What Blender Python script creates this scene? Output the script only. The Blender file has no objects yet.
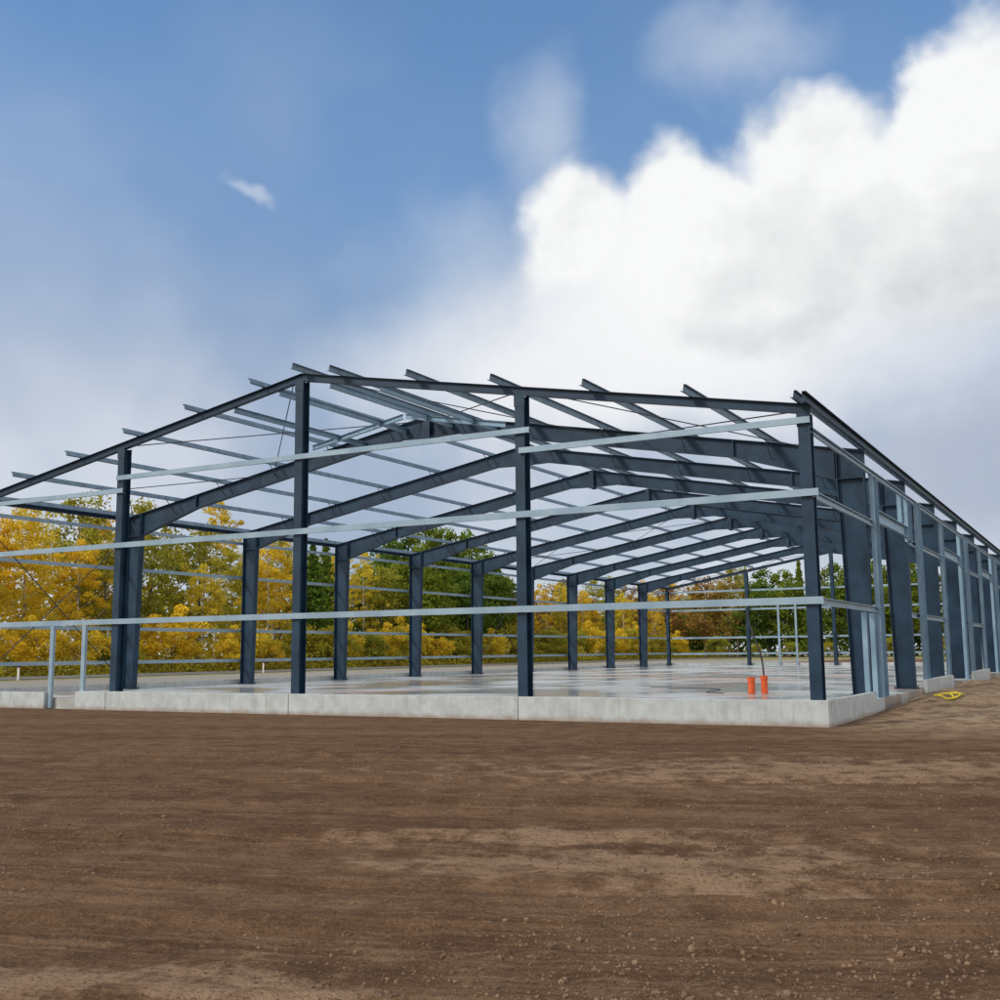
import bpy, bmesh, numpy as np, math, random
from mathutils import Vector, Matrix
random.seed(7); rng=np.random.default_rng(7)
sc=bpy.context.scene; COL=sc.collection
rad=math.radians
# ------------------------------------------------------------------ camera
CX,CY,CZ=5.598,-23.926,1.6
YAW,PITCH,ROLL,FPX=28.923,7.84,0.541,1104.7
def cam_axes():
    y,p=rad(YAW),rad(PITCH)
    F=Vector((-math.sin(y)*math.cos(p),math.cos(y)*math.cos(p),math.sin(p)))
    R=Vector((math.cos(y),math.sin(y),0)); U=R.cross(F)
    c,s=math.cos(rad(ROLL)),math.sin(rad(ROLL))
    return F,(R*c-U*s),(R*s+U*c)
F,R,U=cam_axes()
cd=bpy.data.cameras.new("camera"); cam=bpy.data.objects.new("camera",cd); COL.objects.link(cam); sc.camera=cam
cd.lens=FPX/1000*36; cd.sensor_width=36; cd.clip_end=6000; cd.clip_start=.1
M=Matrix.Identity(4)
for i in range(3):
    M[i][0]=R[i];M[i][1]=U[i];M[i][2]=-F[i]
M[0][3],M[1][3],M[2][3]=CX,CY,CZ
cam.matrix_world=M
def az_el(px,py):
    d=F*FPX+R*(px-500)-U*(py-500)
    d.normalize(); return math.degrees(math.atan2(d.x,d.y)), math.degrees(math.asin(d.z))
# ------------------------------------------------------------------ node helpers
class G:
    def __init__(s,nt): s.nt=nt; s.L=nt.links
    def n(s,t,**k):
        nd=s.nt.nodes.new(t)
        for a,b in k.items(): setattr(nd,a,b)
        return nd
    def put(s,sock,v):
        if isinstance(v,bpy.types.NodeSocket): s.L.new(v,sock)
        else: sock.default_value=v
    def m(s,op,a,b=0.0,c=None,clamp=False):
        nd=s.n('ShaderNodeMath',operation=op); nd.use_clamp=clamp
        s.put(nd.inputs[0],a); s.put(nd.inputs[1],b)
        if c is not None: s.put(nd.inputs[2],c)
        return nd.outputs[0]
    def mix(s,f,a,b,bt='MIX'):
        nd=s.n('ShaderNodeMix',data_type='RGBA',blend_type=bt)
        s.put(nd.inputs[0],f)
        for i,v in ((6,a),(7,b)):
            if isinstance(v,(tuple,list)): v=tuple(v)+((1,) if len(v)==3 else ())
            s.put(nd.inputs[i],v)
        return nd.outputs[2]
    def noise(s,vec,scale,detail=4,rough=.5,dist=0,dims='3D'):
        nd=s.n('ShaderNodeTexNoise'); nd.noise_dimensions=dims
        s.L.new(vec,nd.inputs['Vector']); nd.inputs['Scale'].default_value=scale
        nd.inputs['Detail'].default_value=detail; nd.inputs['Roughness'].default_value=rough
        nd.inputs['Distortion'].default_value=dist
        return nd.outputs[0]
    def mapping(s,vec,loc=(0,0,0),rot=(0,0,0),scale=(1,1,1)):
        nd=s.n('ShaderNodeMapping'); s.L.new(vec,nd.inputs[0])
        nd.inputs[1].default_value=loc; nd.inputs[2].default_value=rot; nd.inputs[3].default_value=scale
        return nd.outputs[0]
    def ss(s,v,a,b):
        nd=s.n('ShaderNodeMapRange',interpolation_type='SMOOTHSTEP'); s.put(nd.inputs[0],v)
        nd.inputs[1].default_value=a; nd.inputs[2].default_value=b
        return nd.outputs[0]
    def bump(s,h,strength=.3,dist=.02):
        nd=s.n('ShaderNodeBump'); nd.inputs['Strength'].default_value=strength; nd.inputs['Distance'].default_value=dist
        s.L.new(h,nd.inputs['Height']); return nd.outputs[0]
def mat(name):
    m=bpy.data.materials.new(name); m.use_nodes=True
    nt=m.node_tree; b=nt.nodes['Principled BSDF']; g=G(nt)
    tc=g.n('ShaderNodeTexCoord'); geo=g.n('ShaderNodeNewGeometry')
    return m,g,b,tc.outputs['Object'],geo.outputs['Position']
def steel(name,c1,c2,metal,rough,sc_=1.5,spec=.5):
    m,g,b,oc,pos=mat(name)
    n=g.noise(pos,sc_,4,.65)
    g.put(b.inputs['Base Color'],g.mix(g.ss(n,.35,.65),c1,c2))
    g.put(b.inputs['Roughness'],g.m('MULTIPLY_ADD',n,.3,rough-.15)); b.inputs['Metallic'].default_value=metal
    b.inputs['Specular IOR Level'].default_value=spec
    return m
M_DARK=steel('navy_primer_steel',(.007,.025,.053),(.014,.043,.083),.0,.5,1.5,.35)
M_GALV=steel('galvanised_steel',(.225,.325,.42),(.29,.395,.49),.2,.42,1.2)
M_SIDE=steel('blue_grey_galvanised_steel',(.19,.30,.41),(.26,.39,.51),.2,.42,1.2)
M_PURL=steel('purlin_steel',(.11,.175,.25),(.18,.27,.365),.2,.45,3)
M_ROD=steel('rod_steel',(.03,.035,.04),(.06,.065,.07),.4,.5)
def concrete(name,base,wet):
    m,g,b,oc,pos=mat(name)
    n2=g.noise(pos,3,5,.65); n3=g.noise(pos,40,2,.6)
    if wet:
        c=g.mix(g.ss(n2,.3,.7),tuple(v*.9 for v in base),tuple(v*1.08 for v in base))
        n1=g.noise(pos,.22,4,.55)
        w=g.ss(n1,.42,.56)
        c=g.mix(w,c,tuple(v*.68 for v in base))
        br=g.ss(g.noise(g.mapping(pos,(30,3,0)),.16,4,.6),.50,.60)
        c=g.mix(g.m('MULTIPLY',br,.6),c,(.38,.22,.12))
        g.put(b.inputs['Roughness'],g.m('MULTIPLY_ADD',w,-.22,.36))
    else:
        c=g.mix(g.ss(n2,.3,.7),tuple(v*.84 for v in base),tuple(v*1.08 for v in base))
        sep=g.n('ShaderNodeSeparateXYZ'); g.L.new(pos,sep.inputs[0])
        st=g.noise(g.mapping(pos,scale=(3,3,.25)),2,4,.6)
        c=g.mix(g.m('MULTIPLY',g.ss(st,.5,.72),.42),c,tuple(v*.55 for v in base))
        low=g.m('SUBTRACT',1,g.ss(g.m('MULTIPLY_ADD',n2,.18,sep.outputs[2]),.06,.24))
        c=g.mix(g.m('MULTIPLY',low,.75),c,(.24,.16,.11))
        b.inputs['Roughness'].default_value=.85
        g.put(b.inputs['Normal'],g.bump(n3,.25,.005))
    g.put(b.inputs['Base Color'],c)
    return m
M_CONC=concrete('precast_concrete',(.45,.485,.50),False)
M_SLAB=concrete('wet_slab_concrete',(.46,.48,.48),True)
def simple(name,c1,c2,rough=.7,scale=4,bump=0):
    m,g,b,oc,pos=mat(name)
    n=g.noise(pos,scale,4,.6); g.put(b.inputs['Base Color'],g.mix(g.ss(n,.35,.65),c1,c2)); b.inputs['Roughness'].default_value=rough
    if bump: g.put(b.inputs['Normal'],g.bump(n,.5,bump))
    return m
M_ASPH=simple('asphalt',(.10,.10,.105),(.16,.16,.16),.6,2)
M_LINE=simple('road_paint',(.6,.6,.58),(.75,.75,.72))
M_ORANGE=simple('orange_plastic',(.62,.085,.02),(.75,.13,.03),.45,8)
M_YELP=simple('yellow_webbing',(.55,.42,.02),(.75,.60,.04),.7,8)
M_BLACK=simple('black_rubber',(.012,.012,.012),(.03,.03,.03),.5)
M_WHITE=simple('white_plastic',(.65,.65,.65),(.8,.8,.8),.5)
M_PIT=simple('grit',(.085,.050,.029),(.23,.15,.095),.95,3.7)
M_GRASS=simple('verge_grass',(.13,.13,.04),(.30,.26,.10),.95,.5,.05)
def ground_pt(px,py):
    d=F*FPX+R*(px-500)-U*(py-500); t=-CZ/d.z
    return CX+d.x*t,CY+d.y*t
ANG=24
def dirt():
    m,g,b,oc,pos=mat('brown_dirt')
    p=pos
    sp=g.n('ShaderNodeSeparateXYZ'); g.L.new(p,sp.inputs[0])
    warp=g.noise(p,.05,1,.5)
    pr=g.mapping(p,rot=(0,0,rad(-ANG)))
    wv=g.n('ShaderNodeVectorMath',operation='MULTIPLY_ADD')
    g.L.new(warp,wv.inputs[0]); wv.inputs[1].default_value=(0,4,0); g.L.new(pr,wv.inputs[2]); pw=wv.outputs[0]
    streak=g.noise(g.mapping(pw,scale=(.12,1,1)),.8,5,.6)
    fine=g.noise(g.mapping(pw,scale=(.02,1,1)),11,3,.6)
    mid=g.noise(p,2.0,7,.7); gr=g.noise(p,26,4,.78)
    f=g.m('MULTIPLY_ADD',mid,.55,g.m('MULTIPLY',streak,.45))
    c=g.mix(g.ss(f,.38,.62),(.108,.057,.029),(.205,.118,.065))
    pm=g.ss(mid,.36,.58)
    c=g.mix(g.m('MULTIPLY',g.m('MULTIPLY',g.ss(fine,.52,.60),pm),.36),c,(.30,.19,.115))
    c=g.mix(g.m('MULTIPLY',g.m('SUBTRACT',1,g.ss(fine,.38,.46)),.36),c,(.072,.038,.019))
    pv=None
    for (x,y,rx,ry) in ((650,862,1.9,.6),(250,985,.8,.4),(10,985,.7,.4),(860,770,5,1.6),(560,835,1.8,.4),(740,885,.9,.4)):
        X0,Y0=ground_pt(x,y)
        mp=g.n('ShaderNodeMapping'); mp.vector_type='TEXTURE'; g.L.new(p,mp.inputs[0]); mp.inputs[1].default_value=(X0,Y0,0); mp.inputs[2].default_value=(0,0,rad(ANG)); mp.inputs[3].default_value=(rx,ry,50)
        ln=g.n('ShaderNodeVectorMath',operation='LENGTH'); g.L.new(mp.outputs[0],ln.inputs[0])
        v=g.m('SUBTRACT',1,ln.outputs['Value']); pv=v if pv is None else g.m('MAXIMUM',pv,v)
    sand=g.ss(g.m('ADD',g.m('MULTIPLY_ADD',mid,3.6,-2.0),g.m('MULTIPLY_ADD',streak,.9,g.m('MULTIPLY',pv,.6))),.15,.85)
    c=g.mix(g.m('MULTIPLY',sand,.58),c,(.43,.295,.19))
    side=g.m('MULTIPLY',g.ss(g.m('MULTIPLY_ADD',mid,3,sp.outputs[0]),.5,3.5),g.ss(g.m('MULTIPLY_ADD',streak,6,sp.outputs[1]),-1,6))
    c=g.mix(g.m('MULTIPLY',side,.8),c,g.mix(g.ss(mid,.4,.58),(.24,.16,.10),(.48,.36,.24)))
    c=g.mix(g.m('MULTIPLY',g.ss(gr,.55,.68),.5),c,(.36,.245,.155))
    c=g.mix(g.m('MULTIPLY',g.m('SUBTRACT',1,g.ss(gr,.34,.46)),.62),c,(.050,.027,.015))
    far=g.m('SUBTRACT',1,g.ss(g.m('MULTIPLY_ADD',mid,3,sp.outputs[0]),-31,-28))
    c=g.mix(g.m('MULTIPLY',far,.85),c,(.34,.33,.30))
    g.put(b.inputs['Base Color'],c); b.inputs['Roughness'].default_value=.95
    b.inputs['Specular IOR Level'].default_value=.15
    h=g.m('MULTIPLY_ADD',gr,.7,g.m('MULTIPLY_ADD',mid,1.5,g.m('MULTIPLY',fine,.8)))
    g.put(b.inputs['Normal'],g.bump(h,1.0,.085))
    return m
M_DIRT=dirt()
def foliage(name,dark,light,hue):
    m=bpy.data.materials.new(name); m.use_nodes=True; nt=m.node_tree; g=G(nt)
    nt.nodes.remove(nt.nodes['Principled BSDF'])
    at=g.n('ShaderNodeAttribute'); at.attribute_name='tone'
    oi=g.n('ShaderNodeObjectInfo')
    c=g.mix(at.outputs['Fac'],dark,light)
    c=g.mix(g.m('MULTIPLY',oi.outputs['Random'],.65),c,hue)
    b=g.n('ShaderNodeBsdfDiffuse'); g.put(b.inputs[0],c)
    tr=g.n('ShaderNodeBsdfTranslucent'); g.put(tr.inputs[0],c)
    mx=g.n('ShaderNodeMixShader'); mx.inputs[0].default_value=.4
    out=[n for n in nt.nodes if n.type=='OUTPUT_MATERIAL'][0]
    g.L.new(b.outputs[0],mx.inputs[1]); g.L.new(tr.outputs[0],mx.inputs[2]); g.L.new(mx.outputs[0],out.inputs[0])
    return m
M_YEL=foliage('yellow_autumn_leaves',(.46,.28,.016),(.96,.66,.05),(.62,.56,.07))
M_OLV=foliage('olive_leaves',(.12,.145,.025),(.40,.41,.06),(.60,.46,.05))
M_GRN=foliage('green_leaves',(.035,.075,.014),(.15,.25,.04),(.24,.27,.035))
M_RST=foliage('rust_leaves',(.17,.09,.03),(.46,.27,.08),(.38,.30,.07))
M_BARK=simple('bark',(.07,.055,.04),(.20,.17,.14),.9,3)
M_BIRCH=simple('birch_bark',(.16,.15,.13),(.6,.57,.5),.8,2.5)
# ------------------------------------------------------------------ mesh helpers
def empty(name,loc=(0,0,0)):
    o=bpy.data.objects.new(name,None); o.location=loc; o.empty_display_size=.5; COL.objects.link(o); return o
def new_obj(name,me,m=None,parent=None,loc=None):
    o=bpy.data.objects.new(name,me); COL.objects.link(o)
    if m is not None and not me.materials: me.materials.append(m)
    if parent is not None: o.parent=parent
    if loc is not None: o.location=loc
    return o
def from_bm(name,bm,m,parent=None,loc=None,smooth=False):
    me=bpy.data.meshes.new(name); bmesh.ops.recalc_face_normals(bm,faces=bm.faces); bm.to_mesh(me); bm.free()
    if smooth:
        for p in me.polygons: p.use_smooth=True
    return new_obj(name,me,m,parent,loc)
def box(bm,a,b_):
    x0,y0,z0=a;x1,y1,z1=b_
    v=[bm.verts.new(c) for c in [(x0,y0,z0),(x1,y0,z0),(x1,y1,z0),(x0,y1,z0),(x0,y0,z1),(x1,y0,z1),(x1,y1,z1),(x0,y1,z1)]]
    for f in [(0,3,2,1),(4,5,6,7),(0,1,5,4),(1,2,6,5),(2,3,7,6),(3,0,4,7)]: bm.faces.new([v[i] for i in f])
def prism(bm,poly,p0,p1,ux,uy):
    p0,p1,ux,uy=map(Vector,(p0,p1,ux,uy))
    A=[bm.verts.new(p0+ux*a+uy*b) for a,b in poly]; B=[bm.verts.new(p1+ux*a+uy*b) for a,b in poly]
    n=len(poly)
    for i in range(n): bm.faces.new([A[i],A[(i+1)%n],B[(i+1)%n],B[i]])
    bm.faces.new(A[::-1]); bm.faces.new(B)
def i_prof(w,h,tw,tf):
    return [(-w/2,-h/2),(w/2,-h/2),(w/2,-h/2+tf),(tw/2,-h/2+tf),(tw/2,h/2-tf),(w/2,h/2-tf),(w/2,h/2),(-w/2,h/2),(-w/2,h/2-tf),(-tw/2,h/2-tf),(-tw/2,-h/2+tf),(-w/2,-h/2+tf)]
def z_prof(h,w,t=.008,lip=.02):
    return [(-w,-h/2),(t/2,-h/2),(t/2,h/2-t),(w-t,h/2-t),(w-t,h/2-lip),(w,h/2-lip),(w,h/2),(-t/2,h/2),(-t/2,-h/2+t),(-w+t,-h/2+t),(-w+t,-h/2+lip),(-w,-h/2+lip)]
def c_prof(h,w,t=.008,lip=.02):
    return [(0,-h/2),(w,-h/2),(w,-h/2+lip),(w-t,-h/2+lip),(w-t,-h/2+t),(t,-h/2+t),(t,h/2-t),(w-t,h/2-t),(w-t,h/2-lip),(w,h/2-lip),(w,h/2),(0,h/2)]
def rod(bm,p0,p1,r,seg=6):
    p0,p1=Vector(p0),Vector(p1); d=(p1-p0).normalized()
    a=d.orthogonal().normalized(); b=d.cross(a)
    prism(bm,[(r*math.cos(2*math.pi*i/seg),r*math.sin(2*math.pi*i/seg)) for i in range(seg)],p0,p1,a,b)
# ------------------------------------------------------------------ building
CS,BAY,NB=6.968,6.61,10
FL,E_,R_=.333,6.92,9.44
G1,G2,WT=2.625,4.934,.542
W=4*CS; XR=-2*CS; SL=(R_-E_)/(2*CS)
def line(x): return R_-abs(x-XR)*SL
bld=empty('steel_frame_building',(0,0,0))
bld['label']='unfinished navy steel portal frame hall on concrete plinth'; bld['category']='building frame'
def strip(bm,pts,y,w,t,inward):
    n=len(pts); P=[Vector((p[0],p[1])) for p in pts]; off=[]
    for i in range(n):
        if i==0:d=P[1]-P[0]
        elif i==n-1:d=P[-1]-P[-2]
        else:d=(P[i]-P[i-1]).normalized()+(P[i+1]-P[i]).normalized()
        d.normalize(); nn=Vector((-d.y,d.x))*inward; off.append(P[i]+nn*t)
    for i in range(n-1):
        q=[P[i],P[i+1],off[i+1],off[i]]
        A=[bm.verts.new((c.x,y-w/2,c.y)) for c in q];B=[bm.verts.new((c.x,y+w/2,c.y)) for c in q]
        bm.faces.new(A);bm.faces.new(B[::-1])
        for k in range(4): bm.faces.new([A[k],A[(k+1)%4],B[(k+1)%4],B[k]])
def webpoly(bm,pts,y,t):
    A=[bm.verts.new((p[0],y-t/2,p[1])) for p in pts];B=[bm.verts.new((p[0],y+t/2,p[1])) for p in pts]
    bm.faces.new(A);bm.faces.new(B[::-1]);n=len(pts)
    for k in range(n): bm.faces.new([A[k],A[(k+1)%n],B[(k+1)%n],B[k]])
OFFS=[.12,1.4,3.9,6.4,8.9,11.4,13.86]
HK=.88
def half_rafter_bm(sgn):
    bm=bmesh.new()
    def X(d): return XR+sgn*d
    hw=2*CS-.03
    din=hw-.74
    T=lambda d: R_-d*SL
    top=[(X(0.006),T(0)),(X(din),T(din))]
    knots=[0.006,1.1,2*CS-3.6,din]; hs=[.74,.52,.52,HK]
    botp=[(X(d),T(d)-h) for d,h in zip(knots,hs)]
    for i in range(3):
        a,b=knots[i],knots[i+1]
        webpoly(bm,[(X(a),T(a)-.02),(X(b),T(b)-.02),(X(b),T(b)-hs[i+1]+.02),(X(a),T(a)-hs[i]+.02)],0,.016)
    strip(bm,top,0,.22,.022,-1 if sgn>0 else 1)
    strip(bm,botp,0,.22,.022,1 if sgn>0 else -1)
    for d,h in ((0.02,.74),(2*CS-3.6,.52),(din-.03,HK)):
        box(bm,(X(d)-.012,-.108,T(d)-h+.023),(X(d)+.012,.108,T(d)-.023))
    for d in OFFS:
        if d<din-1 and d>1:
            for s in (-1,1):
                rod(bm,(X(d),s*.02,T(d)-.46),(X(d),s*.55,T(d)+.02),.014,4)
    return bm
def column_bm(sgn):
    bm=bmesh.new(); X=lambda d: XR+sgn*d
    o=2*CS-.03; zt=lambda d:R_-d*SL
    ib,it=o-.58,o-.72
    zb=FL+.03
    webpoly(bm,[(X(o-.02),zb),(X(o-.02),zt(o)-.03),(X(it+.02),zt(it)-.03),(X(it+.02),zt(it)-HK),(X(ib+.02),zb)],0,.016)
    strip(bm,[(X(o),zb),(X(o),zt(o))],0,.26,.022,1 if sgn>0 else -1)
    strip(bm,[(X(ib),zb),(X(it),zt(it)-HK),(X(it),zt(it)-.025)],0,.26,.022,-1 if sgn>0 else 1)
    strip(bm,[(X(it-.0),zt(it)),(X(o+.0),zt(o))],0,.26,.022,-1 if sgn>0 else 1)
    zz=zt(it)-HK
    box(bm,(min(X(it+.025),X(o-.025)),-.125,zz-.012),(max(X(it+.025),X(o-.025)),.125,zz+.012))
    a,b=sorted((X(o+.06),X(ib-.06))); box(bm,(a,-.2,FL+.002),(b,.2,FL+.03))
    for bx in (o+.03,ib-.03):
        for by in (-.16,.16): rod(bm,(X(bx),by,FL+.03),(X(bx),by,FL+.09),.02,6)
    return bm
def to_me(nm,b,m):
    me=bpy.data.meshes.new(nm); bmesh.ops.recalc_face_normals(b,faces=b.faces); b.to_mesh(me); b.free(); me.materials.append(m); return me
meR=to_me('rafter',half_rafter_bm(1),M_DARK); meL=to_me('rafter',half_rafter_bm(-1),M_DARK)
mcR=to_me('portal_column',column_bm(1),M_DARK); mcL=to_me('portal_column',column_bm(-1),M_DARK)
apex=bmesh.new()
box(apex,(XR-.10,-.16,R_-.82),(XR+.10,-.125,R_-.05)); box(apex,(XR-.10,.125,R_-.82),(XR+.10,.16,R_-.05))
ma=to_me('portal_frame',apex,M_DARK)
for i in range(1,NB):
    fr=new_obj('portal_frame',ma,None,bld,(0,i*BAY,0))
    for me,nm in ((meR,'rafter'),(meL,'rafter'),(mcR,'portal_column'),(mcL,'portal_column')):
        new_obj(nm,me,None,fr)
def gable(y):
    for i in range(5):
        x=-i*CS; top=line(x)-.235
        bm=bmesh.new()
        prism(bm,i_prof(.26,.30,.014,.018),(x,y,FL-.0),(x,y,top),(1,0,0),(0,1,0))
        box(bm,(x-.19,y-.155,FL+.001),(x+.19,y+.19,FL+.028))
        box(bm,(x-.15,y-.158,top-.30),(x+.15,y-.152,top+.0))
        from_bm('gable_column',bm,M_DARK,bld)
    for s in (1,-1):
        bm=bmesh.new()
        x1=XR+s*(2*CS+.12)
        prism(bm,i_prof(.16,.22,.012,.016),(XR+s*.004,y,R_-.12),(x1,y,line(x1)-.12),(0,1,0),(0,0,1))
        from_bm('gable_rafter',bm,M_DARK,bld)
gable(0); gable(NB*BAY)
for s in (1,-1):
    for d in OFFS:
        if s<0 and d<1: continue
        x=XR+s*d; z=R_-d*SL+.09
        up=Vector((s*SL,0,1)).normalized(); sd=Vector((0,1,0)).cross(up)
        bm=bmesh.new()
        prism(bm,z_prof(.17,.06),(x,-.62,z),(x,NB*BAY+.3,z),sd*s,up)
        for i in range(NB+1):
            box(bm,(x-.045,i*BAY-.06,z-.085),(x-.02,i*BAY+.06,z+.06)) 
        from_bm('roof_purlin',bm,M_PURL,bld)
for x in (.10,-W-.10):
    bm=bmesh.new(); s=1 if x>0 else -1
    prism(bm,c_prof(.24,.09),(x,-.62,E_+.02),(x,NB*BAY+.2,E_+.02),(s,0,0),(0,0,1))
    from_bm('eave_beam',bm,M_DARK,bld)
def girt(p0,p1,out,h=.155,m=M_GALV,name='wall_girt'):
    bm=bmesh.new(); prism(bm,c_prof(h,.07),p0,p1,out,(0,0,1)); return from_bm(name,bm,m,bld)
yo=-.225
fy=(0,1,0)
girt((.26,yo,G1),(-W-.2,yo,G1),fy); girt((.26,yo,G2),(-W-.2,yo,G2),fy)
girt((.15,yo,6.52),(-CS,yo,6.52),fy,.14); girt((-CS-.0+.3,yo,7.02),(-3*CS-.1,yo,7.02),fy,.14); girt((-3*CS+.2,yo,6.62),(-W-.1,yo,6.62),fy,.14)
yr=NB*BAY+.155
for z in (1.3,G1,G2,6.5): girt((.1,yr,z),(-W-.1,yr,z),fy)
for x in (-3.2,-5.6,-9.5,-17.0,-18.4): 
    bm=bmesh.new(); prism(bm,c_prof(.16,.08),(x,yr-.1,FL),(x,yr-.1,5.6),(0,1,0),(1,0,0)); from_bm('door_post',bm,M_GALV,bld)
xl=-W-.03
for z in (1.35,G1,G2,6.45): girt((xl,-.1,z),(xl,NB*BAY,z),(-1,0,0),.13)
xr=.035
for z in (G1,G2): girt((xr,-.15,z),(xr,BAY+.6,z),(1,0,0))
girt((xr,-.15,6.35),(xr,NB*BAY,6.35),(1,0,0),.15)
def post(x,y,z0,z1,w=.20,m=M_SIDE,name='door_post'):
    bm=bmesh.new(); prism(bm,c_prof(w,.12),(x,y,z0),(x,y,z1),(1,0,0),(0,1,0)); return from_bm(name,bm,m,bld)
for bayi in (1,3,5,7):
    y0=bayi*BAY+.45; y1=(bayi+1)*BAY-.6
    post(xr,y0,.02,6.27,.62)
    post(xr,y1,4.9 if bayi==1 else .02,6.27,.7)
    bm=bmesh.new(); prism(bm,c_prof(.34,.11),(xr,y0+.32,5.2),(xr,y1-.36,5.2),(1,0,0),(0,0,1)); from_bm('door_header',bm,M_SIDE,bld)
    if bayi==1: post(xr,y1-1.25,5.39,6.27,.5)
for bayi in (2,4,6,8,9):
    for z in (G1,G2): girt((xr,bayi*BAY-.45,z),(xr,(bayi+1)*BAY+.12,z),(1,0,0))
    if bayi%2==0: post(xr+.075,bayi*BAY+.95,.6,6.27,.75)
post(xr+.075,BAY-.95,.1,2.5,.46,M_SIDE,'door_post')
post(xr+.075,BAY-2.1,WT,2.5,.18,M_SIDE,'door_post')
for x in (-22.15,-23.5):
    bm=bmesh.new(); prism(bm,c_prof(.15,.09),(x,-.30 if x<-23 else -.23,.02 if x<-23 else WT),(x,-.30 if x<-23 else -.23,G1-.085),(0,1,0),(1,0,0)); from_bm('door_post',bm,M_GALV,bld)
def braces(i0,i1):
    y0,y1=i0*BAY,i1*BAY
    for i in range(4):
        xa,xb=-i*CS,-(i+1)*CS
        for (p,q) in ((xa,xb),(xb,xa)):
            bm=bmesh.new(); rod(bm,(p+(-.3 if p==xa else .3),y0,line(p)-.16),(q+(.3 if q==xb else -.3),y1,line(q)-.16),.016); from_bm('brace_rod',bm,M_ROD,bld)
braces(0,1); braces(5,6); braces(9,10)
for x in (-W+.1,):
    for a,b_ in ((0,1),(5,6),(9,10)):
        for s in (0,1):
            bm=bmesh.new(); rod(bm,(x,a*BAY,FL+.2 if s else 6.3),(x,b_*BAY,6.3 if s else FL+.2),.018); from_bm('brace_rod',bm,M_ROD,bld)
for x in (XR+2.6,XR+.9,XR-.9,XR-2.6):
    bm=bmesh.new(); prism(bm,i_prof(.12,.16,.01,.012),(x,0.09,line(x)-.26),(x,BAY-.02,line(x)-.26),(1,0,0),(0,0,1)); from_bm('strut_beam',bm,M_SIDE,bld)
for s in (-1,1):
    bm=bmesh.new()
    prism(bm,i_prof(.12,.16,.01,.012),(XR+s*.05,BAY-1.5,R_-.30),(XR+s*3.7,BAY-1.5,line(XR+s*3.7)-.30),(0,1,0),(0,0,1)); from_bm('strut_beam',bm,M_SIDE,bld)
def panel(x0,y0,x1,y1,z1=WT,z0=-.25):
    bm=bmesh.new(); box(bm,(min(x0,x1),min(y0,y1),z0),(max(x0,x1),max(y0,y1),z1))
    bmesh.ops.bevel(bm,geom=[e for e in bm.edges],offset=.012,segments=2,affect='EDGES')
    return from_bm('plinth_panel',bm,M_CONC,bld)
Y0,Y1=-.40,-.165
edges=[.30,-CS,-2*CS,-3*CS,-22.24]
for a,b_ in zip(edges[:-1],edges[1:]): panel(a-(.0 if a>0 else .006),Y0,b_+.006,Y1)
panel(-23.6,Y0,-W-.3,Y1,.50)
panel(.30,Y1+.01,.165,BAY-1.75,WT)
panel(.28,BAY-1.73,.165,BAY-.6,.36)
panel(.30,2*BAY+.1,.165,3*BAY-.1,.62); panel(.30,4*BAY+.1,.165,5*BAY-.1,.62); panel(.30,6*BAY+.1,.165,7*BAY-.1,.62); panel(.30,8*BAY+.1,.165,10*BAY-.1,.62)
panel(-W-.165,Y1+.01,-W-.30,NB*BAY,WT)
panel(.3,NB*BAY+.4,-W-.3,NB*BAY+.165,WT)
bm=bmesh.new(); box(bm,(-W-.16,-.16,-.2),(.16,NB*BAY+.16,FL-.003)); 
fl=from_bm('floor',bm,M_SLAB); fl['kind']='structure'; fl['label']='wet grey concrete floor slab'
# ------------------------------------------------------------------ conduits, cable
def conduit(x,y,h,r=.085):
    base=empty('orange_conduit_pipe',(x,y,FL)); base['label']='short orange plastic conduit pipe standing on concrete floor'; base['category']='pipe'; base['group']='orange conduit pipes on slab'
    bm=bmesh.new(); seg=20
    prof=[(r,0),(r,h-.12),(r+.015,h-.12),(r+.015,h),(r-.005,h),(r-.005,h-.3)]
    rings=[[bm.verts.new((q*math.cos(2*math.pi*i/seg),q*math.sin(2*math.pi*i/seg),z)) for i in range(seg)] for q,z in prof]
    for a,b_ in zip(rings[:-1],rings[1:]):
        for i in range(seg): bm.faces.new([a[i],a[(i+1)%seg],b_[(i+1)%seg],b_[i]])
    from_bm('pipe_body',bm,M_ORANGE,base,smooth=False)
    bm=bmesh.new(); bmesh.ops.create_circle(bm,cap_ends=True,radius=r-.006,segments=seg,matrix=Matrix.Translation((0,0,h-.28))); from_bm('pipe_plug',bm,M_BLACK,base)
conduit(-3.80,8.1,.48,.10); conduit(-3.46,8.25,.52,.095)
def tube(name,pts,r,m,parent=None,flat=False):
    cu=bpy.data.curves.new(name,'CURVE'); cu.dimensions='3D'; cu.bevel_depth=r; cu.bevel_resolution=2
    sp=cu.splines.new('NURBS'); sp.points.add(len(pts)-1)
    for p,q in zip(sp.points,pts): p.co=(*q,1)
    sp.use_endpoint_u=True; sp.order_u=3
    o=bpy.data.objects.new(name,cu)
    COL.objects.link(o); bpy.context.view_layer.update()
    me=bpy.data.meshes.new_from_object(o); bpy.data.objects.remove(o)
    return new_obj(name,me,m,parent)
c=tube('black_cable',[(-3.46,8.25,.5),(-3.46,8.25,1.3),(-3.7,8.3,1.9),(-3.95,8.4,2.6),(-3.95,8.5,3.2)],.026,M_BLACK)
c['label']='black rubber cable rising from orange conduit pipe'; c['category']='cable'
c=tube('black_cable',[(-4.6,8.0,FL+.01),(-5.3,8.3,FL+.01),(-5.6,9.6,FL+.01),(-5.5,11.0,FL+.01),(-6.8,12.4,FL+.01),(-8.8,12.9,FL+.01)],.011,M_BLACK)
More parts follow.
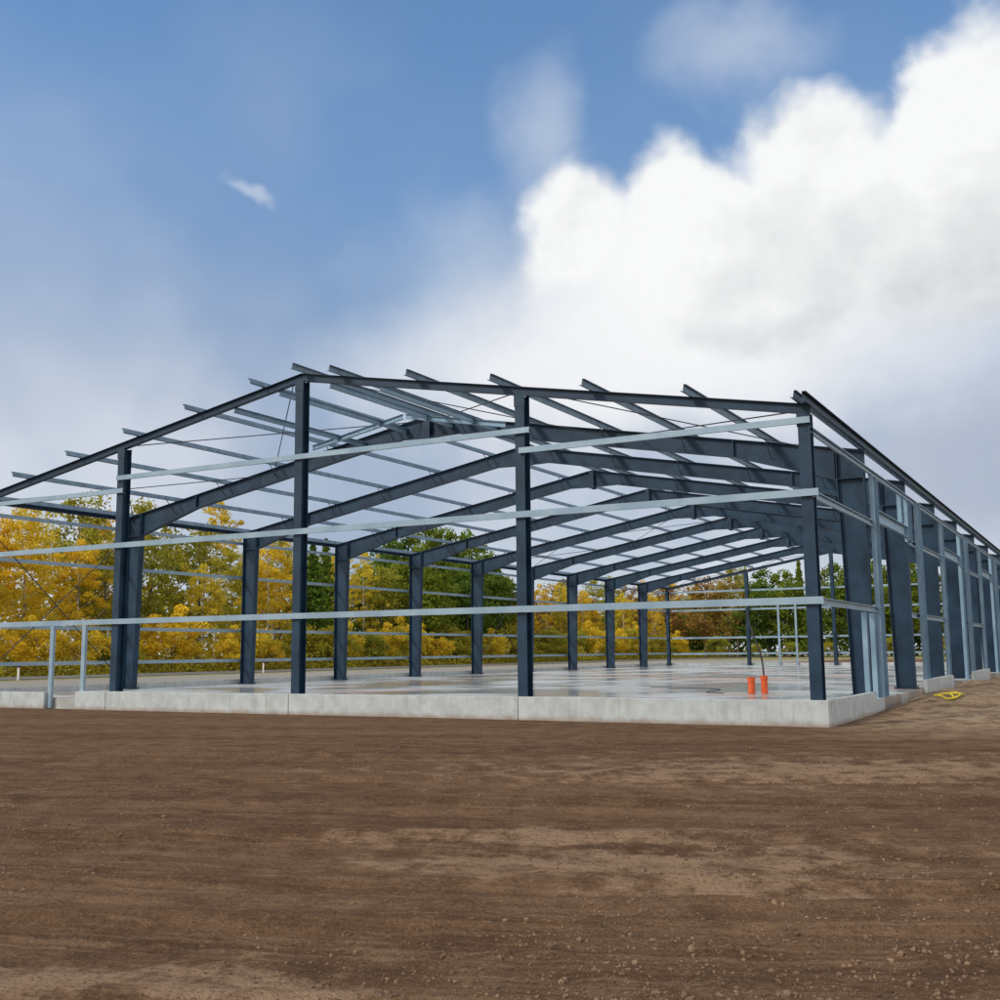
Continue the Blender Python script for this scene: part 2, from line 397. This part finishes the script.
c['label']='thin black cable lying on wet concrete floor'; c['category']='cable'
# ------------------------------------------------------------------ ground
def vnoise(x,y,seed=0):
    xi=np.floor(x).astype(np.int64);yi=np.floor(y).astype(np.int64);fx=x-xi;fy_=y-yi
    fx=fx*fx*(3-2*fx);fy_=fy_*fy_*(3-2*fy_)
    def h(a,b):
        n=(a*374761393+b*668265263+seed*1442695041)&0xffffffff
        n=((n^(n>>13))*1274126177)&0xffffffff
        return ((n^(n>>16))&0xffff)/65535.
    return (h(xi,yi)*(1-fx)+h(xi+1,yi)*fx)*(1-fy_)+(h(xi,yi+1)*(1-fx)+h(xi+1,yi+1)*fx)*fy_
def fbm(x,y,o=4,seed=0):
    s=0;a=.5
    for i in range(o): s=s+a*(vnoise(x*2**i,y*2**i,seed+i)-.5); a*=.5
    return s
def sst(v,a,b):
    t=np.clip((v-a)/(b-a),0,1); return t*t*(3-2*t)
A36=rad(ANG)
def gh(x,y):
    x=np.asarray(x,float);y=np.asarray(y,float)
    u=x*math.cos(A36)+y*math.sin(A36); v=-x*math.sin(A36)+y*math.cos(A36)
    v=v+2.0*fbm(u*.05,v*.05,1,5)
    h=.05*fbm(x*.7,y*.7,4,1)+.015*fbm(u*.6,v*3.0,3,2)
    for c_,w in ((-21.2,.12),(-20.0,.12),(-18.9,.16),(-17.3,.16),(-16.2,.2),(-14.2,.22),(-12.0,.25),(-9.8,.3),(-7.0,.35)):
        d=(v-c_)/w; h=h+(-.042*np.exp(-d*d)+.024*np.exp(-((np.abs(d)-1.7)**2)*2))*(.4+1.2*vnoise(u*.5,v*0+c_,3))
    h=h+.040*fbm(x*5,y*5,3,9)+.040*np.maximum(fbm(x*9,y*9,2,19),0)
    front=1-sst(y,-3.5,-.6)*sst(-x,-3,0)
    amp=np.where((x>-40)&(x<60)&(y<1),1,.25)
    h=h*amp*(.35+.65*front)
    sidem=sst(x,.3,1.2)*sst(y,.5,6)
    h=h+sst(x,-.2,1.2)*sst(y,.5,12)*(.34+.26*sst(x,3,9))+ .12*sst(x,.2,1.0)*sst(y,5,8)*(1-sst(y,9,14))
    h=h+sidem*(.40*np.maximum(fbm(x*.7,y*.5,4,31),-.05)+.12*fbm(x*3,y*2.5,3,33))
    inside=(x>-W-.2)&(x<.2)&(y>-.3)&(y<NB*BAY+.3)
    h=np.where(inside,-.12,h)
    h=h*(1-sst(-x,29,34)); return h
N=700; uu=np.linspace(-1,1,N); aa=2.5; bb=7.05
g1=aa*np.sinh(bb*uu)
fx0,fy0=CX-math.sin(rad(YAW))*8,CY+math.cos(rad(YAW))*8
XX,YY=np.meshgrid(fx0+g1,fy0+g1); ZZ=gh(XX,YY)
far=np.hypot(XX-CX,YY-CY); ZZ=np.where(far>160,0,ZZ)
co=np.stack([XX,YY,ZZ],-1).reshape(-1,3)
idx=np.arange(N*N).reshape(N,N)
q=np.stack([idx[:-1,:-1],idx[:-1,1:],idx[1:,1:],idx[1:,:-1]],-1).reshape(-1,4)
def np_mesh(name,co,q,smooth=False):
    me=bpy.data.meshes.new(name); k=q.shape[1]
    me.vertices.add(len(co)); me.vertices.foreach_set('co',co.astype(np.float32).ravel())
    me.loops.add(q.size); me.loops.foreach_set('vertex_index',q.astype(np.int32).ravel())
    me.polygons.add(len(q)); me.polygons.foreach_set('loop_start',(np.arange(len(q))*k).astype(np.int32))
    me.polygons.foreach_set('loop_total',np.full(len(q),k,np.int32))
    me.update(calc_edges=True)
    me.polygons.foreach_set('use_smooth',np.full(len(q),smooth)); return me
gr=new_obj('ground',np_mesh('ground',co,q,True),M_DIRT); gr['kind']='structure'; gr['label']='brown dirt ground with tyre tracks'
def sheet(name,x0,x1,y0,y1,z,m):
    bm=bmesh.new(); vs=[bm.verts.new(c) for c in ((x0,y0,z),(x1,y0,z),(x1,y1,z),(x0,y1,z))]; bm.faces.new(vs)
    o=from_bm(name,bm,m); o['kind']='structure'; return o
sheet('grass_verge',-1500,-58,-300,900,.006,M_GRASS)
sheet('grass_meadow',-57.9,900,150,1400,.006,M_GRASS)
sheet('road',-69,-61,-300,900,.05,M_ASPH)
for x in (-61.3,-68.7): sheet('road_marking',x-.08,x+.08,-300,900,.056,M_LINE)
# yellow lifting sling dropped on the dirt near the corner
pts=[]
for i in range(15):
    a=i/14*2*math.pi*1.7; rr=.16+.05*math.sin(i*2.1)
    X_=1.55+rr*1.7*math.cos(a)+i*.03; Y_=6.6+rr*2.0*math.sin(a)+i*.05
    pts.append((X_,Y_,float(gh(np.array([X_]),np.array([Y_]))[0])+.04+.03*(i%3)))
c=tube('lifting_sling',pts,.024,M_YELP); c['label']='crumpled yellow lifting sling lying on the dirt'; c['category']='sling'
ico=bmesh.new(); bmesh.ops.create_icosphere(ico,subdivisions=1,radius=1); iv=np.array([v.co[:] for v in ico.verts]); it_=np.array([[v.index for v in f.verts] for f in ico.faces]); ico.free()
n=30000
dd=4.6+rng.random(n)**1.5*16; th=rng.uniform(-31,31,n)
px=CX+dd*np.sin(np.radians(th-YAW)); py=CY+dd*np.cos(np.radians(th-YAW))
dens=fbm(px*.35,py*.35,3,21)+.20*(th>4)*(dd<9)+.12*(th<-18)*(dd<7.5)
keep=(dens+rng.random(n)*.35>.16)&~((py>-.5)&(px<.4)); px,py,dd=px[keep],py[keep],dd[keep]; n=len(px)
s=rng.lognormal(-5.15,.5,n); s=np.clip(s,.002,.019)
sc3=s[:,None]*rng.uniform(.6,1.4,(n,3)); rot=rng.uniform(0,6.28,n)
V=iv[None]*(1+rng.uniform(-.25,.25,(n,12,1)))*sc3[:,None,:]
c_,s_=np.cos(rot)[:,None],np.sin(rot)[:,None]
V=np.stack([V[...,0]*c_-V[...,1]*s_,V[...,0]*s_+V[...,1]*c_,V[...,2]],-1)
V[...,0]+=px[:,None];V[...,1]+=py[:,None];V[...,2]+=(gh(px,py)+s*.1)[:,None]
T=it_[None]+(np.arange(n)*12)[:,None,None]
st=new_obj('gravel',np_mesh('gravel',V.reshape(-1,3),T.reshape(-1,3)),M_PIT); st['kind']='stuff'; st['label']='loose stones and clods on dirt'
# ------------------------------------------------------------------ trees
def leaf_mesh(name,cent,size,tone,m):
    n=len(cent)
    a=rng.normal(size=(n,3)); a/=np.linalg.norm(a,axis=1)[:,None]
    b=rng.normal(size=(n,3)); b-=a*(a*b).sum(1)[:,None]; b/=np.linalg.norm(b,axis=1)[:,None]
    sz=size*rng.uniform(.6,1.3,n)[:,None]
    co=np.stack([cent-a*sz-b*sz*.3,cent+b*sz*.7-a*sz*.1,cent+a*sz-b*sz*.1,cent-b*sz*.75+a*sz*.2],1).reshape(-1,3)
    me=np_mesh(name,co,np.arange(n*4).reshape(-1,4))
    at=me.attributes.new('tone','FLOAT','FACE'); at.data.foreach_set('value',np.clip(tone,0,1).astype(np.float32))
    me.materials.append(m); return me
def trunk_mesh(H,r,m,lean=.03,limbs=9,conifer=False):
    bm=bmesh.new(); pts=[];n=7
    for i in range(n+1):
        t=i/n; pts.append(Vector((math.sin(t*3+lean*40)*lean*H*t,math.cos(t*2.3)*lean*H*t*.6,H*.92*t)))
    def seg(p,q,r0,r1,k=7):
        d=(q-p).normalized(); a=d.orthogonal().normalized(); b=d.cross(a)
        A=[bm.verts.new(p+(a*math.cos(6.283*i/k)+b*math.sin(6.283*i/k))*r0) for i in range(k)]
        B=[bm.verts.new(q+(a*math.cos(6.283*i/k)+b*math.sin(6.283*i/k))*r1) for i in range(k)]
        for i in range(k): bm.faces.new([A[i],A[(i+1)%k],B[(i+1)%k],B[i]])
    for i in range(n):
        r0=r*(1-i/n*.9)*(1.3 if i==0 else 1); r1=r*(1-(i+1)/n*.9); seg(pts[i],pts[i+1],r0,r1)
    tips=[]
    for k in range(limbs):
        t=.28+.62*k/limbs; i=int(t*n); p=pts[i].lerp(pts[min(i+1,n)],t*n-i)
        an=k*2.4+random.random(); ln=H*(.24*(1-t)+.10)*random.uniform(.8,1.2)
        q=p+Vector((math.cos(an)*ln,math.sin(an)*ln,ln*(.9 if not conifer else .05)))
        mid=p.lerp(q,.5)+Vector((0,0,-ln*.08)); rr=r*(1-t)*.45
        seg(p,mid,rr,rr*.7,5); seg(mid,q,rr*.7,rr*.25,5); tips+=[mid,q]
    me=bpy.data.meshes.new('trunk'); bm.to_mesh(me); bm.free(); me.materials.append(m); return me,tips
def crown_broad(H,rx,zc,rz,nc,nl,size,m,tips,cf=1.0):
    cs=[]
    while len(cs)<nc:
        v=rng.normal(size=3); v/=np.linalg.norm(v); v*=rng.uniform(.3,1.0)**.6
        w=1-.45*max(v[2],0)
        cs.append((v[0]*rx*w,v[1]*rx*w,zc+v[2]*rz))
    cs+=[(t.x,t.y,t.z) for t in tips if t.z>zc-rz]
    cs=np.array(cs); cr=rng.uniform(.07,.17,len(cs))*rx*2.0*cf; ct=rng.uniform(0,1,len(cs))
    which=rng.integers(0,len(cs),nl)
    d=rng.normal(size=(nl,3)); d/=np.linalg.norm(d,axis=1)[:,None]; d*=(rng.random(nl)**.4)[:,None]
    P=cs[which]+d*cr[which][:,None]*np.array([1.1,1.1,.8])
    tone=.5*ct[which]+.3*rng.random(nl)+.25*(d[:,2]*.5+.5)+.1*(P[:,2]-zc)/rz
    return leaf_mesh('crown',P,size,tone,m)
def crown_cone(H,rx,nl,size,m):
    lay=26; t=rng.random(nl)**.75; L=np.floor((1-t)*lay)/lay
    z=.10*H+.9*H*L; an_id=rng.integers(0,11,nl); an=an_id*(6.283/11)+L*17.3+rng.normal(0,.16,nl)
    R0=rx*(1-L)**.85*(.75+.35*np.sin(an_id*5.1+L*40)); r=R0*rng.random(nl)**.6
    P=np.stack([r*np.cos(an),r*np.sin(an),z-r*.28+rng.normal(0,.14,nl)],1)
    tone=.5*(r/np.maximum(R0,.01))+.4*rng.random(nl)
    return leaf_mesh('crown',P,size,tone,m)
KINDS={}
def kind(nm,name,label,cat,variants):
    KINDS[nm]=dict(name=name,label=label,cat=cat,var=variants)
def bro(H,rx,zc,rz,nc,nl,size,m,bark,r,lean=.02,cf=1.0):
    t,tips=trunk_mesh(H,r,bark,lean); return t,crown_broad(H,rx,zc,rz,nc,nl,size,m,tips,cf)
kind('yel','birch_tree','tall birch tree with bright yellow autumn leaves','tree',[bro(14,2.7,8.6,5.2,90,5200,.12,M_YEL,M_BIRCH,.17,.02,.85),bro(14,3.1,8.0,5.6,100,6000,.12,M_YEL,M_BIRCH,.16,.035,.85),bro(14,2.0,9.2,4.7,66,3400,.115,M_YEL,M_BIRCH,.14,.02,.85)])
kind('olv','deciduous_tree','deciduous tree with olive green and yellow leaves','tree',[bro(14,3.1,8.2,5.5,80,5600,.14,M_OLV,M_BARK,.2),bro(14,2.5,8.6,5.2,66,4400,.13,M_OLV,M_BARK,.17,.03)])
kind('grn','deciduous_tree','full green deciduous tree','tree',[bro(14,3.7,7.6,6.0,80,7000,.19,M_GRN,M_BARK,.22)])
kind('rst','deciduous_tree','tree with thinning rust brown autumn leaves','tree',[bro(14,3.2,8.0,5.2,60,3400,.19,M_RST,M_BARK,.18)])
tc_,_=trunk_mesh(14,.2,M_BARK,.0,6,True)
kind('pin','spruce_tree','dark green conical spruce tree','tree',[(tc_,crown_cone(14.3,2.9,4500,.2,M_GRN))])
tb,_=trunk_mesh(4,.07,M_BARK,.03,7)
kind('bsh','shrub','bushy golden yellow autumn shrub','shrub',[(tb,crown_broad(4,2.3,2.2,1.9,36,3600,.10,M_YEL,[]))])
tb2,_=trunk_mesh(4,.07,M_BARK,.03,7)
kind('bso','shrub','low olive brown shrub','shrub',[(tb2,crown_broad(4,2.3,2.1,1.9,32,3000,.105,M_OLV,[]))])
GR={'tree':'trees along the edge of the clearing','shrub':'shrubs at the foot of the trees'}
def place(kd,x,y,H):
    K=KINDS[kd]; t,c=random.choice(K['var']); base=4.0 if K['cat']=='shrub' else 14.0
    e=empty(K['name'],(x,y,-.02)); s=H/base; s2=s**.75; e.scale=(s2*random.uniform(.9,1.15),s2*random.uniform(.9,1.15),s); e.rotation_euler=(0,0,random.uniform(0,6.28))
    e['label']=K['label']; e['category']=K['cat']; e['group']=GR[K['cat']]
    new_obj('trunk',t,None,e); new_obj('crown',c,None,e)
def pick(tab):
    r=random.random()*sum(w for _,w in tab)
    for k_,w in tab:
        r-=w
        if r<=0: return k_
    return tab[-1][0]
def px_of(x,y):
    d=Vector((x-CX,y-CY,4-CZ)); return 500+FPX*d.dot(R)/max(d.dot(F),1e-3)
def zone(px,back=False):
    if px<40: return [('yel',5),('olv',3)],18
    if px<130: return [('yel',6),('olv',3)],20.5
    if px<230: return [('yel',4),('olv',5),('grn',1)],19
    if px<370: return [('yel',4),('olv',5),('pin',1),('grn',1)],18
    if px<415: return [('pin',3),('grn',4),('olv',1)],17.5
    if px<505: return [('grn',9),('pin',1)],18.5
    if px<600: return [('olv',4),('yel',4),('rst',2)],15
    if px<660: return [('olv',4),('yel',4),('rst',2)],16
    if px<735: return [('rst',4),('olv',3),('yel',2)],17
    return [('grn',6),('pin',2),('olv',3)],19
y=34.
while y<250:
    x=-78+random.uniform(-2.5,2.5); p=px_of(x,y); tab,H=zone(p)
    place(pick(tab),x,y,H*random.uniform(.55,.95)); y+=random.uniform(3.6,5.6)
y=34.
while y<270:
    x=-86+random.uniform(-2.5,2.5); p=px_of(x,y); tab,H=zone(p)
    place(pick(tab),x,y,H*random.uniform(.78,1.22)); y+=random.uniform(4.2,7)
y=33.
while y<200:
    x=-73.5+random.uniform(-1.2,1.2); p=px_of(x,y)
    kd='bsh' if (p<110 or 140<p<270 or random.random()<.35) else 'bso'
    place(kd,x,y,random.uniform(2.8,6.4)); y+=random.uniform(2.6,4.4)
x=-70.
while x<95:
    yy=205+random.uniform(-6,6); tab,H=zone(px_of(x,yy)); place(pick(tab),x,yy,H*random.uniform(.8,1.1)); x+=random.uniform(4.5,7)
x=-68.
while x<95:
    yy=218+random.uniform(-4,4); tab,H=zone(px_of(x,yy)); place(pick(tab),x,yy,H*random.uniform(.9,1.2)); x+=random.uniform(6,9)
x=-66.
while x<70:
    yy=196+random.uniform(-2,2); place(pick([('bso',3),('bsh',2)]),x,yy,random.uniform(3,5)); x+=random.uniform(5,8)
def mass(name,P,size,m,label):
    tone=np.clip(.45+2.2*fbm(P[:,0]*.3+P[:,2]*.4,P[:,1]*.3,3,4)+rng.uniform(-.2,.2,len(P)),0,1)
    o=new_obj(name,leaf_mesh(name,P,size,tone,m)); o['kind']='stuff'; o['label']=label
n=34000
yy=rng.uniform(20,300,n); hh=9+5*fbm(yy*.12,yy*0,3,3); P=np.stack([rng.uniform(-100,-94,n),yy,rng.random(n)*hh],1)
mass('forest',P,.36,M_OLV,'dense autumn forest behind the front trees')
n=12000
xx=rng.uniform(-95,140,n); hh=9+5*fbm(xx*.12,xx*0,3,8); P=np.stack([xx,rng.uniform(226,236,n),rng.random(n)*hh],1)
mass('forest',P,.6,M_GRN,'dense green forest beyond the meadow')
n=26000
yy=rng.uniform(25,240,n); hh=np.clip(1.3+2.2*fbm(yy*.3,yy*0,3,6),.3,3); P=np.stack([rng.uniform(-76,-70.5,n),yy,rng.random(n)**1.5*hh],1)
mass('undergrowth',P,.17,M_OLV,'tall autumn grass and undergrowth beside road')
def marker(x,y):
    e=empty('road_marker_post',(x,y,0)); e['label']='white plastic roadside marker post with black band'; e['category']='marker post'; e['group']='marker posts along the road'
    bm=bmesh.new(); prism(bm,[(-.06,-.05),(.06,-.05),(.06,.02),(0,.06),(-.06,.02)],(0,0,0),(0,0,1.15),(0,1,0),(1,0,0)); from_bm('post_body',bm,M_WHITE,e)
    bm=bmesh.new(); prism(bm,[(-.064,-.054),(.064,-.054),(.064,.022),(0,.064),(-.064,.022)],(0,0,.85),(0,0,1.0),(0,1,0),(1,0,0)); from_bm('reflector_band',bm,M_BLACK,e)
for yy in (27,52,77,102): marker(-60.3,yy)
# ------------------------------------------------------------------ light
sd=Vector((-.42,-.62,.62)).normalized()
sl=bpy.data.lights.new('sun','SUN'); sl.energy=2.3; sl.angle=rad(9); sl.color=(1,.94,.82)
so=bpy.data.objects.new('sun',sl); COL.objects.link(so); so.rotation_euler=sd.to_track_quat('Z','Y').to_euler()
# ------------------------------------------------------------------ world sky
w=bpy.data.worlds.new('World'); sc.world=w; w.use_nodes=True; nt=w.node_tree; g=G(nt)
try: w.cycles.sampling_method='NONE'
except Exception as ex: print(ex)
STR=.13; k0=.1/STR
bg=nt.nodes['Background']; bg.inputs[1].default_value=STR
sky=g.n('ShaderNodeTexSky',sky_type='NISHITA'); sky.sun_disc=False
sky.sun_elevation=math.asin(sd.z); sky.sun_rotation=math.atan2(sd.x,sd.y)%(2*math.pi)
sky.air_density=1.0; sky.dust_density=.6; sky.ozone_density=1.5
tc=g.n('ShaderNodeTexCoord'); D=tc.outputs['Generated']
sep=g.n('ShaderNodeSeparateXYZ'); g.L.new(D,sep.inputs[0])
az=g.m('MULTIPLY',g.m('ARCTAN2',sep.outputs[0],sep.outputs[1]),57.2958)
el=g.m('MULTIPLY',g.m('ARCSINE',sep.outputs[2]),57.2958)
nA=g.noise(D,6,6,.56); nB=g.noise(g.mapping(D,(5,3,1)),7,4,.55); nS=g.noise(g.mapping(D,(1,7,2)),2.6,4,.55)
waz=g.m('MULTIPLY_ADD',g.m('SUBTRACT',nA,.5),8.5,az); wel=g.m('MULTIPLY_ADD',g.m('SUBTRACT',nB,.5),8.5,el)
def blob(x,y,rx,ry,A=None,B=None):
    a,e=az_el(x,y); rx=rx/19.3; ry=ry/19.3
    dx=g.m('MULTIPLY_ADD',A or waz,math.cos(rad(e))/rx,-a*math.cos(rad(e))/rx); dy=g.m('MULTIPLY_ADD',B or wel,1/ry,-e/ry)
    return g.m('SUBTRACT',1,g.m('SQRT',g.m('MULTIPLY_ADD',dx,dx,g.m('MULTIPLY',dy,dy))))
def union(L,k=.2):
    v=L[0]
    for q_ in L[1:]: v=g.m('SMOOTH_MAX',v,q_,k)
    return v
cum=union([blob(*t) for t in [(572,250,70,74),(690,210,78,66),(830,160,84,74),(760,290,220,130),(970,108,54,76),(930,240,180,118),(1085,175,110,158)]])
wd=g.m('MULTIPLY_ADD',g.m('SUBTRACT',1,g.ss(g.m('MULTIPLY_ADD',nS,6,el),17,25)),.5,.30)
cmask=g.ss(g.m('DIVIDE',cum,wd),-.5,1.0)
wisp=g.m('ADD',g.m('MULTIPLY',g.ss(g.m('MULTIPLY_ADD',nS,1.2,union([blob(530,150,50,100),blob(740,50,90,50),blob(470,270,150,90)])),.40,1.6),.52),g.m('MULTIPLY',g.ss(blob(250,170,30,12),-.1,.9),.55),clamp=True)
veil=g.m('SUBTRACT',1,g.ss(g.m('MULTIPLY_ADD',g.m('SUBTRACT',nS,.5),-22,el),10,35))
nA2=g.noise(g.mapping(D,(.012,.022,-.022)),6,6,.56)
rel=g.m('SUBTRACT',nA,nA2)
dark=g.ss(union([blob(930,265,190,80),blob(800,320,110,30)],.3),-.5,1.0)
shade=g.m('ADD',g.m('MULTIPLY_ADD',rel,1.1,1.06),g.m('MULTIPLY',dark,-.38))
shade=g.m('SUBTRACT',shade,g.m('MULTIPLY',g.ss(nB,.42,.75),.10))
shade=g.m('MAXIMUM',g.m('MINIMUM',shade,1.0),.25)
cc=g.mix(shade,(2.2,2.6,3.1),(9.4,9.5,9.5))
lowf=g.m('SUBTRACT',1,g.ss(el,9,19))
vA=g.mix(lowf,(2.5,3.25,4.7),(3.7,4.4,5.7)); vB=g.mix(lowf,(4.0,4.75,6.2),(6.7,7.0,7.7))
vc=g.mix(g.ss(nS,.36,.62),vA,vB)
glow=g.ss(blob(610,370,350,115),-.1,.8)
drk=g.ss(blob(1010,480,230,105),-.1,.8)
skyc=g.mix(1.0,sky.outputs[0],(1.2,1.55,1.75),'MULTIPLY')
c=g.mix(g.m('MULTIPLY',veil,.92),skyc,vc)
c=g.mix(wisp,c,(6.4,7.0,8.0))
c=g.mix(g.m('MULTIPLY',glow,.92),c,(9.0,9.1,9.3))
up=g.ss(el,7,18)
c=g.mix(g.m('MULTIPLY',cmask,up),c,cc)
c=g.mix(g.m('MULTIPLY',drk,.82),c,(3.9,4.5,5.7))
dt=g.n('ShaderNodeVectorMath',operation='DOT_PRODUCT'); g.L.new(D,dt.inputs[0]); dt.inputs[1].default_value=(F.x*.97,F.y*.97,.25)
fill_cloud=g.m('SUBTRACT',1,g.ss(g.m('MULTIPLY_ADD',g.m('SUBTRACT',nS,.5),.5,dt.outputs['Value']),.38,.68))  # added out-of-view cloud cover, overhead and behind camera, for soft ambient light
c=g.mix(g.m('MULTIPLY',fill_cloud,.9),c,(10.8,10.5,10.0))
c=g.mix(g.ss(el,-.1,-2),c,(1.5,1.1,.8))
c=g.mix(1.0,c,(k0,k0,k0),'MULTIPLY')
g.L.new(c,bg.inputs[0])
sc.view_settings.view_transform='Standard'; sc.view_settings.look='None'; sc.view_settings.exposure=0
